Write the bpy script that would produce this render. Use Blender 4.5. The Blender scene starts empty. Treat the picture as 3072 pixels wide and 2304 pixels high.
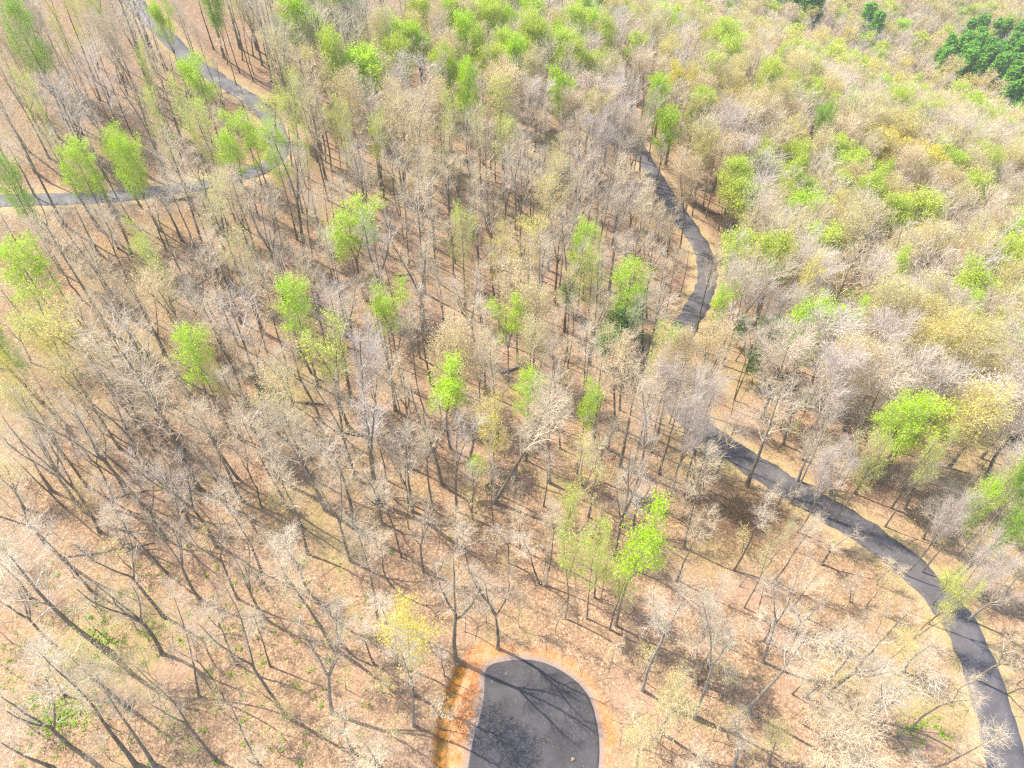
import bpy, math, random
import numpy as np
from mathutils import Vector, Quaternion, Matrix

scn = bpy.context.scene
R_ = math.radians
# ------------------------------------------------------------------ camera, sky, sun, exposure
CAM_H = 75.0
PITCH = 47.0                    # degrees below the horizontal
LENS = 25.0
cam_d = bpy.data.cameras.new("camera"); cam = bpy.data.objects.new("camera", cam_d)
scn.collection.objects.link(cam); scn.camera = cam
cam.location = (0, 0, CAM_H); cam.rotation_euler = (R_(90 - PITCH), 0, 0)
cam_d.sensor_width = 36.0; cam_d.lens = LENS; cam_d.clip_start = 0.5; cam_d.clip_end = 5000

SUN_EL = 57.0
SUN_DIR = Vector((-0.885, 0.465, 0)).normalized() * math.cos(R_(SUN_EL)) + Vector((0, 0, math.sin(R_(SUN_EL))))
world = bpy.data.worlds.new("World"); scn.world = world; world.use_nodes = True
wn = world.node_tree.nodes; wl = world.node_tree.links
sky = wn.new("ShaderNodeTexSky"); sky.sky_type = 'NISHITA'; sky.sun_disc = False
sky.sun_elevation = R_(SUN_EL); sky.sun_rotation = math.atan2(SUN_DIR.x, SUN_DIR.y)
wl.new(sky.outputs[0], wn["Background"].inputs[0]); wn["Background"].inputs[1].default_value = 0.15
sl = bpy.data.lights.new("sun", 'SUN'); sl.energy = 3.2; sl.angle = R_(0.5); sl.color = (1.0, 0.93, 0.81)
so = bpy.data.objects.new("sun", sl); scn.collection.objects.link(so)
so.rotation_euler = SUN_DIR.to_track_quat('Z', 'Y').to_euler(); so.location = (-100, 60, 160)
scn.view_settings.view_transform = 'Standard'; scn.view_settings.look = 'None'
scn.view_settings.exposure = 1.5; scn.view_settings.gamma = 1.0
scn.cycles.max_bounces = 6; scn.cycles.diffuse_bounces = 3; scn.cycles.transmission_bounces = 3
scn.cycles.glossy_bounces = 2
scn.cycles.use_denoising = False; scn.cycles.filter_width = 1.3; scn.cycles.sample_clamp_indirect = 4.0

# ------------------------------------------------------------------ photo pixel <-> place
F = 3072 * LENS / 36.0
cp, sp = math.cos(R_(PITCH)), math.sin(R_(PITCH))
FWD = np.array([0, cp, -sp]); UPV = np.array([0, sp, cp]); CAMP = np.array([0, 0, CAM_H])
def ray(px, py):
    d = FWD + np.array([(px - 1536) / F, 0, 0]) + UPV * (-(py - 1152) / F)
    return d / np.linalg.norm(d)
def project(p):
    d = np.asarray(p, float) - CAMP
    z = d @ FWD
    return 1536 + F * d[..., 0] / z, 1152 - F * (d @ UPV) / z, z

def sstep(a, b, t):
    t = np.clip((t - a) / (b - a), 0, 1); return t * t * (3 - 2 * t)
def T0(x, y):
    """the hill itself: climbs to the left, falls away to the right and beyond"""
    x = np.asarray(x, float); y = np.asarray(y, float)
    g = sstep(20, 125, y)
    z = -0.27 * 120 * np.tanh(x / 120) * g
    z = z - 26 * sstep(135, 330, y) * sstep(-110, 30, x)
    z = z + 7 * sstep(-30, -110, x) * sstep(50, 160, y)
    z = z - 12 * sstep(70, 170, x) * sstep(60, 200, y)
    z = z + 60 * sstep(420, 800, y)
    z = z + (0.9 * np.sin(x * .061 + 1.3) * np.sin(y * .053 + .4) + 1.5 * np.sin(x * .023 + y * .031)) * sstep(38, 90, y)
    return z
def hit(px, py, hoff=0.0):
    d = ray(px, py); t = 40.0
    while t < 900:
        p = CAMP + d * t
        if p[2] <= float(T0(p[0], p[1])) + hoff:
            a, b = t - 2.0, t
            for _ in range(14):
                m = (a + b) / 2; q = CAMP + d * m
                if q[2] <= float(T0(q[0], q[1])) + hoff: b = m
                else: a = m
            return CAMP + d * b
        t += 2.0
    return CAMP + d * 900
K22 = 3072 / 2212.0
def S(tile, x, y):                               # a point noted in one ninth of the photograph
    if tile == 0: return x * K22, y * K22
    tile -= 1
    return (tile % 3) * 1024 + x * 1024 / 2212, (tile // 3) * 768 + y * 768 / 1659

def chaikin(p, n=3, closed=False):
    p = np.asarray(p, float)
    for _ in range(n):
        if closed: q = np.roll(p, -1, axis=0); a = p
        else: a, q = p[:-1], p[1:]
        m = np.empty((2 * len(a), p.shape[1])); m[0::2] = .75 * a + .25 * q; m[1::2] = .25 * a + .75 * q
        p = m if closed else np.vstack([p[:1], m, p[-1:]])
    return p
def seg_dist(x, y, poly, closed=False):
    """distance to a polyline and the index/parameter of the nearest place"""
    x = np.ravel(x); y = np.ravel(y)
    A = poly; B = np.roll(poly, -1, axis=0) if closed else poly[1:]
    A = A[:len(B)]
    best = np.full(x.shape, 1e9); bi = np.zeros(x.shape)
    for i in range(len(A)):
        ax, ay = A[i, 0], A[i, 1]; dx, dy = B[i, 0] - ax, B[i, 1] - ay
        L = dx * dx + dy * dy + 1e-9
        t = np.clip(((x - ax) * dx + (y - ay) * dy) / L, 0, 1)
        d = np.hypot(x - ax - t * dx, y - ay - t * dy)
        m = d < best; best[m] = d[m]; bi[m] = i + t[m]
    return best, bi
def inside(x, y, poly):
    x = np.ravel(x); y = np.ravel(y); c = np.zeros(x.shape, bool); n = len(poly)
    for i in range(n):
        x1, y1 = poly[i][:2]; x2, y2 = poly[(i + 1) % n][:2]
        c ^= ((y1 > y) != (y2 > y)) & (x < (x2 - x1) * (y - y1) / (y2 - y1 + 1e-12) + x1)
    return c

ROAD_W = 3.7
curving_px = [(1290, 205), (1318, 240), (1345, 275), (1375, 315), (1405, 365), (1435, 415), (1470, 465), (1505, 515), (1527, 560), (1530, 605), (1515, 645),
              (1488, 690), (1462, 740), (1440, 790), (1440, 835), (1465, 880), (1510, 925), (1565, 963), (1640, 1012), (1720, 1062), (1800, 1108), (1880, 1158),
              (1955, 1210), (2020, 1275), (2075, 1350), (2115, 1430), (2140, 1510), (2160, 1590), (2180, 1665), (2190, 1740)]
hairpin_px = [(270, -20), (300, 15), (325, 45), (375, 95), (430, 145), (490, 183), (540, 213), (575, 245), (597, 280), (606, 315), (596, 345), (560, 368), (505, 384),
              (440, 398), (370, 410), (290, 420), (200, 427), (110, 430), (30, 432), (-60, 436)]
def road_line(px):
    return chaikin([hit(a * K22, b * K22) for a, b in px], 2)
ROADS = [road_line(curving_px), road_line(hairpin_px)]
def flat0(tile, pts):
    return np.array([hit(*S(tile, a, b))[:2] for a, b in pts])
TURN = flat0(8, [(800, 1859), (820, 1659), (858, 1450), (905, 1310), (930, 1170), (925, 1050), (955, 990), (1080, 962), (1200, 955), (1310, 975), (1410, 1020), (1500, 1080),
                 (1570, 1145), (1622, 1235), (1652, 1350), (1668, 1450), (1672, 1560), (1665, 1659), (1640, 1859)])
TURN = chaikin(TURN, 2, True)
CLAY = flat0(8, [(640, 1859), (690, 1659), (712, 1450), (735, 1250), (765, 1080), (805, 960), (850, 885), (940, 862), (1100, 885), (1250, 898), (1400, 930), (1500, 985),
                 (1600, 1080), (1690, 1220), (1765, 1340), (1785, 1440), (1740, 1530), (1720, 1659), (1700, 1859)])
CLAY = chaikin(CLAY, 2, True)
DITCH = chaikin(flat0(8, [(775, 1010), (742, 1090), (708, 1180), (680, 1250), (662, 1340), (650, 1450), (645, 1560), (642, 1659), (630, 1859)]), 2)

def terrain(x, y, full=False):
    shp = np.shape(x); x = np.ravel(np.asarray(x, float)); y = np.ravel(np.asarray(y, float))
    z = T0(x, y); dr = np.full(x.shape, 99.0)
    for rd in ROADS:
        d, bi = seg_dist(x, y, rd[:, :2])
        zc = np.interp(bi, np.arange(len(rd)), rd[:, 2])
        w = 1 - sstep(2.9, 8.0, d)
        z = z * (1 - w) + (zc - 0.05) * w
        dr = np.minimum(dr, d)
    dd, _ = seg_dist(x, y, DITCH)
    z = z - 0.75 * np.exp(-(dd / 0.62) ** 2)
    dt = seg_dist(x, y, TURN, True)[0]; dt[inside(x, y, TURN)] *= -1
    z = np.where(dt < .6, np.minimum(z, -0.0), z)
    if not full: return z.reshape(shp)
    dc = seg_dist(x, y, CLAY, True)[0]; dc[inside(x, y, CLAY)] *= -1
    return z, dr, dd, dc, dt
def tz(x, y): return float(terrain([x], [y])[0])

# ------------------------------------------------------------------ helpers
COL = scn.collection
def link(o, parent=None):
    COL.objects.link(o)
    if parent is not None: o.parent = parent
    return o
def tag(o, label=None, cat=None, group=None, kind=None):
    if label: o["label"] = label
    if cat: o["category"] = cat
    if group: o["group"] = group
    if kind: o["kind"] = kind
    return o
def quads_mesh(name, V, Q, mats, mi=None, smooth=False, attrs=None):
    me = bpy.data.meshes.new(name)
    V = np.ascontiguousarray(V, np.float32); Q = np.ascontiguousarray(Q, np.int32)
    me.vertices.add(len(V)); me.vertices.foreach_set("co", V.ravel())
    me.loops.add(Q.size); me.loops.foreach_set("vertex_index", Q.ravel())
    me.polygons.add(len(Q)); me.polygons.foreach_set("loop_start", np.arange(0, Q.size, 4, dtype=np.int32))
    me.polygons.foreach_set("loop_total", np.full(len(Q), 4, np.int32))
    if mi is not None: me.polygons.foreach_set("material_index", np.ascontiguousarray(mi, np.int32))
    if smooth: me.polygons.foreach_set("use_smooth", np.ones(len(Q), bool))
    for m in mats: me.materials.append(m)
    for k, a in (attrs or {}).items():
        at = me.attributes.new(k, 'FLOAT', 'POINT'); at.data.foreach_set("value", np.ascontiguousarray(a, np.float32))
    me.update(); me.validate()
    return me

# ------------------------------------------------------------------ materials
def new_mat(name):
    m = bpy.data.materials.new(name); m.use_nodes = True
    nt = m.node_tree; b = nt.nodes["Principled BSDF"]; b.inputs["Roughness"].default_value = .85
    b.inputs["Specular IOR Level"].default_value = .25
    return m, nt, b
def nd(nt, t, **kw):
    n = nt.nodes.new(t)
    for k, v in kw.items():
        if hasattr(n, k): setattr(n, k, v)
        else: n.inputs[k.replace("_", " ")].default_value = v
    return n
def mixc(nt, fac, a, b):
    n = nt.nodes.new("ShaderNodeMix"); n.data_type = 'RGBA'
    for sock, v in ((n.inputs[0], fac), (n.inputs[6], a), (n.inputs[7], b)):
        if isinstance(v, (tuple, list)): sock.default_value = (*v, 1) if len(v) == 3 else v
        elif isinstance(v, (int, float)): sock.default_value = v
        else: nt.links.new(v, sock)
    return n.outputs[2]
def maprange(nt, v, a, b, c=0., d=1., smooth=True):
    n = nt.nodes.new("ShaderNodeMapRange")
    if smooth: n.interpolation_type = 'SMOOTHSTEP'
    for i, x in enumerate((v, a, b, c, d)):
        if isinstance(x, (int, float)): n.inputs[i].default_value = x
        else: nt.links.new(x, n.inputs[i])
    return n.outputs[0]
def math_(nt, op, a, b=0.):
    n = nt.nodes.new("ShaderNodeMath"); n.operation = op
    for i, x in enumerate((a, b)):
        if isinstance(x, (int, float)): n.inputs[i].default_value = x
        else: nt.links.new(x, n.inputs[i])
    return n.outputs[0]
def noise(nt, vec, scale, detail=4, rough=.55):
    n = nt.nodes.new("ShaderNodeTexNoise"); n.inputs["Scale"].default_value = scale
    n.inputs["Detail"].default_value = detail; n.inputs["Roughness"].default_value = rough
    nt.links.new(vec, n.inputs["Vector"]); return n

def bark_mat(name, pale, dark):
    m, nt, b = new_mat(name); g = nd(nt, "ShaderNodeNewGeometry"); oi = nd(nt, "ShaderNodeObjectInfo")
    n1 = noise(nt, g.outputs["Position"], 1.3, 4); n2 = noise(nt, g.outputs["Position"], 9, 3)
    c = mixc(nt, maprange(nt, n1.outputs[0], .35, .65), dark, pale)
    c = mixc(nt, maprange(nt, n2.outputs[0], .45, .7), c, tuple(x * .6 for x in dark))
    c = mixc(nt, math_(nt, 'MULTIPLY', oi.outputs["Random"], .4), c, tuple(x * .75 for x in pale))
    nt.links.new(c, b.inputs[0]); return m
def twig_mat(name, col):
    m, nt, b = new_mat(name); g = nd(nt, "ShaderNodeNewGeometry")
    c = mixc(nt, g.outputs["Random Per Island"], tuple(x * .72 for x in col), tuple(min(1, x * 1.25) for x in col))
    nt.links.new(c, b.inputs[0]); return m
def leaf_mat(name, col, col2, trans=.42):
    m, nt, b = new_mat(name); g = nd(nt, "ShaderNodeNewGeometry"); oi = nd(nt, "ShaderNodeObjectInfo")
    c = mixc(nt, g.outputs["Random Per Island"], col, col2)
    c = mixc(nt, math_(nt, 'MULTIPLY', oi.outputs["Random"], .38), c, (col[0] * .95, col[1] * .72, col[2] * 1.1))
    nt.links.new(c, b.inputs[0]); b.inputs["Roughness"].default_value = .6
    tr = nd(nt, "ShaderNodeBsdfTranslucent"); nt.links.new(c, tr.inputs[0])
    mx = nd(nt, "ShaderNodeMixShader"); mx.inputs[0].default_value = trans
    nt.links.new(b.outputs[0], mx.inputs[1]); nt.links.new(tr.outputs[0], mx.inputs[2])
    nt.links.new(mx.outputs[0], nt.nodes["Material Output"].inputs[0]); return m

M = {}
M['bark'] = bark_mat("grey_bark", (.305, .275, .20), (.15, .12, .085))
M['bark_dark'] = bark_mat("dark_bark", (.25, .205, .15), (.13, .098, .072))
M['bark_pale'] = bark_mat("pale_bark", (.42, .375, .30), (.24, .20, .15))
M['twig_grey'] = twig_mat("grey_twigs", (.67, .56, .415))
M['twig_tan'] = twig_mat("tan_twigs", (.70, .565, .38))
M['twig_lavender'] = twig_mat("lavender_twigs", (.65, .55, .46))
M['twig_pale'] = twig_mat("pale_twigs", (.57, .475, .35))
M['bud_tan'] = leaf_mat("tan_buds", (.68, .55, .23), (.74, .63, .32))
M['bud_yellow'] = leaf_mat("yellow_buds", (.62, .58, .08), (.68, .62, .17))
M['bud_olive'] = leaf_mat("olive_buds", (.55, .54, .13), (.63, .58, .22))
M['leaf_lime'] = leaf_mat("lime_leaves", (.36, .62, .006), (.52, .74, .015))
M['leaf_green'] = leaf_mat("green_leaves", (.18, .42, .012), (.32, .53, .022))
M['leaf_pale'] = leaf_mat("pale_lime_leaves", (.46, .62, .03), (.54, .66, .08))
M['leaf_yellow'] = leaf_mat("yellow_green_leaves", (.66, .60, .03), (.72, .66, .08))
M['blossom'] = leaf_mat("cream_blossom", (.70, .60, .42), (.78, .70, .52))
M['needle'] = leaf_mat("pine_needles", (.12, .36, .03), (.28, .54, .045), .35)
M['holly'] = leaf_mat("dark_evergreen_leaves", (.14, .36, .05), (.26, .50, .08), .35)

def ground_mat():
    m, nt, b = new_mat("leaf_litter"); g = nd(nt, "ShaderNodeNewGeometry"); P = g.outputs["Position"]
    def att(k):
        a = nd(nt, "ShaderNodeAttribute"); a.attribute_name = k; return a.outputs["Fac"]
    v = nd(nt, "ShaderNodeTexVoronoi"); v.inputs["Scale"].default_value = 6.5; nt.links.new(P, v.inputs["Vector"])
    v2 = nd(nt, "ShaderNodeTexVoronoi"); v2.inputs["Scale"].default_value = 2.6; nt.links.new(P, v2.inputs["Vector"])
    sep = nd(nt, "ShaderNodeSeparateColor"); nt.links.new(v.outputs["Color"], sep.inputs[0])
    sep2 = nd(nt, "ShaderNodeSeparateColor"); nt.links.new(v2.outputs["Color"], sep2.inputs[0])
    c = mixc(nt, sep.outputs[0], (.20, .118, .066), (.41, .262, .152))
    c = mixc(nt, maprange(nt, sep.outputs[1], .6, 1., 0, .8), c, (.50, .345, .212))
    c = mixc(nt, maprange(nt, sep2.outputs[0],   .45, 1., 0, .6), c, (.215, .13, .072))
    big = noise(nt, P, .055, 5, .6); mid = noise(nt, P, .24, 4, .6)
    c = mixc(nt, maprange(nt, big.outputs[0], .50, .66, 0, .55), c, (.34, .275, .105))       # yellowed, mossy litter
    c = mixc(nt, maprange(nt, mid.outputs[0], .56, .72, 0, .55), c, (.27, .235, .075))
    c = mixc(nt, maprange(nt, noise(nt, P, .12, 3).outputs[0], .50, .68, 0, .5), c, (.37, .235, .165))   # pinkish oak litter
    c = mixc(nt, maprange(nt, noise(nt, P, .7, 5, .65).outputs[0], .50, .72, 0, .22), c, (.22, .135, .075))
    # road verges: straw and grass
    wob = noise(nt, P, .5, 4, .65)
    dr = math_(nt, 'ADD', att("d_road"), math_(nt, 'MULTIPLY', math_(nt, 'SUBTRACT', wob.outputs[0], .5), 4.5))
    vg = mixc(nt, maprange(nt, wob.outputs[0], .40, .62), (.43, .29, .15), (.30, .28, .085))
    vg = mixc(nt, maprange(nt, sep.outputs[2], .3, 1, 0, .5), vg, (.58, .42, .25))
    c = mixc(nt, maprange(nt, dr, 2.2, 4.6, .62, 0), c, vg)
    # red clay round the turnaround
    cn = noise(nt, P, 1.6, 5, .65)
    dc = math_(nt, 'ADD', att("d_clay"), math_(nt, 'MULTIPLY', math_(nt, 'SUBTRACT', cn.outputs[0], .5), 2.6))
    clay = mixc(nt, maprange(nt, noise(nt, P, 3.2, 5, .7).outputs[0], .35, .68), (.46, .15, .036), (.54, .26, .10))
    clay = mixc(nt, maprange(nt, noise(nt, P, .7, 3).outputs[0], .45, .62, 0, .75), clay, (.48, .28, .15))
    clay = mixc(nt, maprange(nt, sep.outputs[1], .8, .86, 0, .6), clay, (.46, .31, .19))
    c = mixc(nt, maprange(nt, dc, -.3, .7, .96, 0), c, clay)
    # gravelly margin of the asphalt
    dt = math_(nt, 'ADD', att("d_turn"), math_(nt, 'MULTIPLY', math_(nt, 'SUBTRACT', cn.outputs[0], .5), .5))
    c = mixc(nt, maprange(nt, dt, .1, 1.0, .85, 0), c, (.25, .215, .19))
    # wet orange ditch with mossy banks
    dd = math_(nt, 'ADD', att("d_ditch"), math_(nt, 'MULTIPLY', math_(nt, 'SUBTRACT', cn.outputs[0], .5), 1.2))
    dcol = mixc(nt, maprange(nt, cn.outputs[0], .42, .6), (.34, .135, .016), (.11, .088, .018))
    c = mixc(nt, maprange(nt, dd, .35, 1.0, .9, 0), c, dcol)
    nt.links.new(c, b.inputs[0]); b.inputs["Roughness"].default_value = .95
    bp = nd(nt, "ShaderNodeBump"); bp.inputs["Strength"].default_value = .8; bp.inputs["Distance"].default_value = .12
    nt.links.new(math_(nt, 'ADD', sep.outputs[0], math_(nt, 'MULTIPLY', noise(nt, P, 6, 4).outputs[0], .8)), bp.inputs["Height"])
    nt.links.new(bp.outputs[0], b.inputs["Normal"]); return m
def asphalt_mat(name, base):
    m, nt, b = new_mat(name); P = nd(nt, "ShaderNodeNewGeometry").outputs["Position"]
    c = mixc(nt, maprange(nt, noise(nt, P, .35, 6, .7).outputs[0], .36, .66), tuple(x * .74 for x in base), tuple(x * 1.28 for x in base))
    c = mixc(nt, maprange(nt, noise(nt, P, 22, 3, .7).outputs[0], .40, .75, 0, .5), c, tuple(x * 1.7 for x in base))
    c = mixc(nt, maprange(nt, noise(nt, P, 1.1, 5, .7).outputs[0], .60, .75, 0, .35), c, (.30, .23, .17))
    vo = nd(nt, "ShaderNodeTexVoronoi"); vo.inputs["Scale"].default_value = 2.2; nt.links.new(P, vo.inputs["Vector"])
    c = mixc(nt, maprange(nt, vo.outputs["Distance"], .05, .11, .75, 0), c, (.36, .26, .16))      # blown leaves
    nt.links.new(c, b.inputs[0]); b.inputs["Roughness"].default_value = .8
    return m

# ------------------------------------------------------------------ ground
def axis(parts):
    out = []
    for a, b, s in parts: out.append(np.arange(a, b, s))
    out.append([parts[-1][1]]); return np.concatenate(out)
gx = axis([(-700, -200, 20), (-200, -130, 4), (-130, -17, 1), (-17, 12, .25), (12, 130, 1), (130, 220, 4), (220, 700, 20)])
gy = axis([(-120, 0, 6), (0, 8, 1), (8, 40, .25), (40, 230, 1), (230, 330, 4), (330, 1000, 15)])
X, Y = np.meshgrid(gx, gy)
Z, dR, dD, dC, dT = terrain(X, Y, True)
nx, ny = len(gx), len(gy)
idx = np.arange(nx * ny).reshape(ny, nx)
Q = np.stack([idx[:-1, :-1], idx[:-1, 1:], idx[1:, 1:], idx[1:, :-1]], -1).reshape(-1, 4)
gm = quads_mesh("ground", np.stack([X.ravel(), Y.ravel(), Z], 1), Q, [ground_mat()], smooth=True,
                attrs={"d_road": dR, "d_ditch": dD, "d_clay": dC, "d_turn": dT})
tag(link(bpy.data.objects.new("ground", gm)), "leaf covered wooded hillside with red clay by the turnaround", kind="structure")

asph = asphalt_mat("road_asphalt", (.092, .084, .086)); asph_old = asphalt_mat("weathered_asphalt", (.135, .128, .125)); asph_t = asphalt_mat("turnaround_asphalt", (.058, .053, .054))
def ribbon(rd, name, label, mat, width):
    P = rd.copy(); t = np.gradient(P[:, :2], axis=0); t /= np.linalg.norm(t, axis=1)[:, None] + 1e-9
    nrm = np.stack([-t[:, 1], t[:, 0]], 1); w0 = width / 2; g_ = np.random.default_rng(len(P)); kk = np.ones(3) / 3
    eL, eR = [np.convolve(g_.normal(0, .22, len(P)), kk, 'same')[:, None] for _ in range(2)]
    rows = []
    for f, ex, dz in ((-1, -.12, -.3), (-1, 0, .01), (-.5, 0, .045), (0, 0, .06), (.5, 0, .045), (1, 0, .01), (1, .12, -.3)):
        s = f * w0 + ex + (eL if f < 0 else eR) * (abs(f) == 1)
        rows.append(np.column_stack([P[:, :2] + nrm * s, P[:, 2] + dz]))
    V = np.stack(rows, 1); n, k = V.shape[:2]; ii = np.arange(n * k).reshape(n, k)
    q = np.stack([ii[:-1, :-1], ii[1:, :-1], ii[1:, 1:], ii[:-1, 1:]], -1).reshape(-1, 4)
    tag(link(bpy.data.objects.new(name, quads_mesh(name, V.reshape(-1, 3), q, [mat], smooth=True))), label, kind="structure")
def resample(rd, step=1.0):
    s = np.concatenate([[0], np.cumsum(np.linalg.norm(np.diff(rd[:, :2], axis=0), axis=1))])
    u = np.arange(0, s[-1], step); return np.column_stack([np.interp(u, s, rd[:, i]) for i in range(3)])
ribbon(resample(ROADS[0], .6), "road", "narrow asphalt lane curving down through the woods", asph, 3.8)
ribbon(resample(ROADS[1], .6), "road", "narrow grey asphalt lane turning a hairpin on the hillside", asph_old, 3.4)
def slab(poly, z, name, mat):
    n = len(poly); c = poly.mean(0)
    rings = []
    for f in (1.0, .96, .7, .4, .1):
        rings.append(np.column_stack([c + (poly - c) * f, np.full(n, z + .04 * (1 - f))]))
    skirt = np.column_stack([c + (poly - c) * 1.01, np.full(n, z - .25)])
    V = np.vstack([skirt] + rings); q = []
    for r in range(len(rings)):
        for i in range(n):
            j = (i + 1) % n; q.append((r * n + i, r * n + j, (r + 1) * n + j, (r + 1) * n + i))
    V = np.vstack([V, [[*c, z + .04]]]); k = len(V) - 1; r = len(rings)
    for i in range(0, n - 1, 2): q.append((r * n + i, r * n + i + 1, r * n + (i + 2) % n, k))
    return quads_mesh(name, V, q, [mat])
o = link(bpy.data.objects.new("turnaround", slab(TURN, .05, "turnaround", asph_t)))
tag(o, "rounded asphalt turnaround ringed by red clay", kind="structure")

# ------------------------------------------------------------------ growing trees
def unit(v): return v / (np.linalg.norm(v, axis=-1, keepdims=True) + 1e-9)
def grow(rng, P, Rd, k, t0, t1, ang, length, n, up, wob, rfac, rmin=.006, droop=0.):
    """k children on each parent branch: P (B,m,3), Rd (B,m) -> (B*k,n,3), (B*k,n)"""
    B, m, _ = P.shape
    t = (np.linspace(t0, t1, k)[None, :] + rng.uniform(-.5, .5, (B, k)) * (t1 - t0) / k).clip(0.02, 1) if k > 1 else rng.uniform(t0, t1, (B, 1))
    u = t * (m - 1); i = np.clip(u.astype(int), 0, m - 2); f = (u - i)[..., None]
    bi = np.arange(B)[:, None]
    p0 = P[bi, i] * (1 - f) + P[bi, i + 1] * f
    r0 = Rd[bi, i] * (1 - f[..., 0]) + Rd[bi, i + 1] * f[..., 0]
    tan = unit(P[bi, i + 1] - P[bi, i])
    perp = unit(np.cross(tan, unit(rng.normal(size=(B, k, 3)))))
    az = rng.uniform(0, 2 * np.pi, (B, 1)) + np.arange(k)[None, :] * 2.4 + rng.normal(0, .3, (B, k))
    e1 = unit(np.cross(tan, np.array([.31, .17, .93]))); e2 = np.cross(tan, e1)
    perp = e1 * np.cos(az)[..., None] + e2 * np.sin(az)[..., None]
    a = ang * rng.uniform(.75, 1.25, (B, k))[..., None]
    d = unit(tan * np.cos(a) + perp * np.sin(a)).reshape(-1, 3)
    L = (length(t, B) if callable(length) else length * np.ones((B, k))) * rng.uniform(.7, 1.2, (B, k))
    L = L.reshape(-1); p = p0.reshape(-1, 3); out = [p]; N = len(p)
    for s in range(n - 1):
        d = unit(d + np.array([0, 0, up - droop * s]) + rng.normal(0, wob, (N, 3)))
        p = p + d * (L / (n - 1))[:, None]; out.append(p)
    r = np.maximum((r0.reshape(-1) * rfac), rmin)
    taper = np.linspace(1, .35, n)
    return np.stack(out, 1), r[:, None] * taper[None, :]
def tubes(P, Rd, sides):
    B, n, _ = P.shape
    t = np.empty_like(P); t[:, 1:-1] = P[:, 2:] - P[:, :-2]; t[:, 0] = P[:, 1] - P[:, 0]; t[:, -1] = P[:, -1] - P[:, -2]
    t = unit(t); ref = np.where(np.abs(t[..., 2:3]) > .8, np.array([1., 0, 0]), np.array([0, 0, 1.]))
    ref = np.broadcast_to(ref[:, :1], ref.shape)
    e1 = unit(np.cross(t, ref)); e2 = np.cross(t, e1)
    a = np.arange(sides) * 2 * np.pi / sides
    ring = e1[:, :, None] * np.cos(a)[:, None] + e2[:, :, None] * np.sin(a)[:, None]
    V = P[:, :, None] + ring * Rd[:, :, None, None]
    ii = np.arange(B * n * sides).reshape(B, n, sides); jj = np.roll(ii, -1, axis=2)
    q = np.stack([ii[:, :-1], jj[:, :-1], jj[:, 1:], ii[:, 1:]], -1).reshape(-1, 4)
    return V.reshape(-1, 3), q
def leaf_quads(rng, C, size, flat=.5):
    N = len(C)
    nrm = unit(rng.normal(size=(N, 3)) * np.array([1, 1, 1]) + np.array([0, 0, flat * 2]))
    a = unit(np.cross(nrm, rng.normal(size=(N, 3)))); b = np.cross(nrm, a)
    s = size * rng.uniform(.4, 1.6, (N, 1)); w = s * rng.uniform(.5, .9, (N, 1))
    V = np.stack([C - a * s * .5, C + b * w * .5, C + a * s * .5, C - b * w * .5], 1)
    return V.reshape(-1, 3), np.arange(4 * N).reshape(N, 4)
class Mesh:
    def __init__(s): s.V = []; s.Q = []; s.mi = []; s.n = 0
    def add(s, vq, mi=0):
        V, q = vq; s.V.append(V); s.Q.append(q + s.n); s.mi.append(np.full(len(q), mi)); s.n += len(V)
    def arrays(s): return np.vstack(s.V), np.vstack(s.Q), np.concatenate(s.mi)

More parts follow.
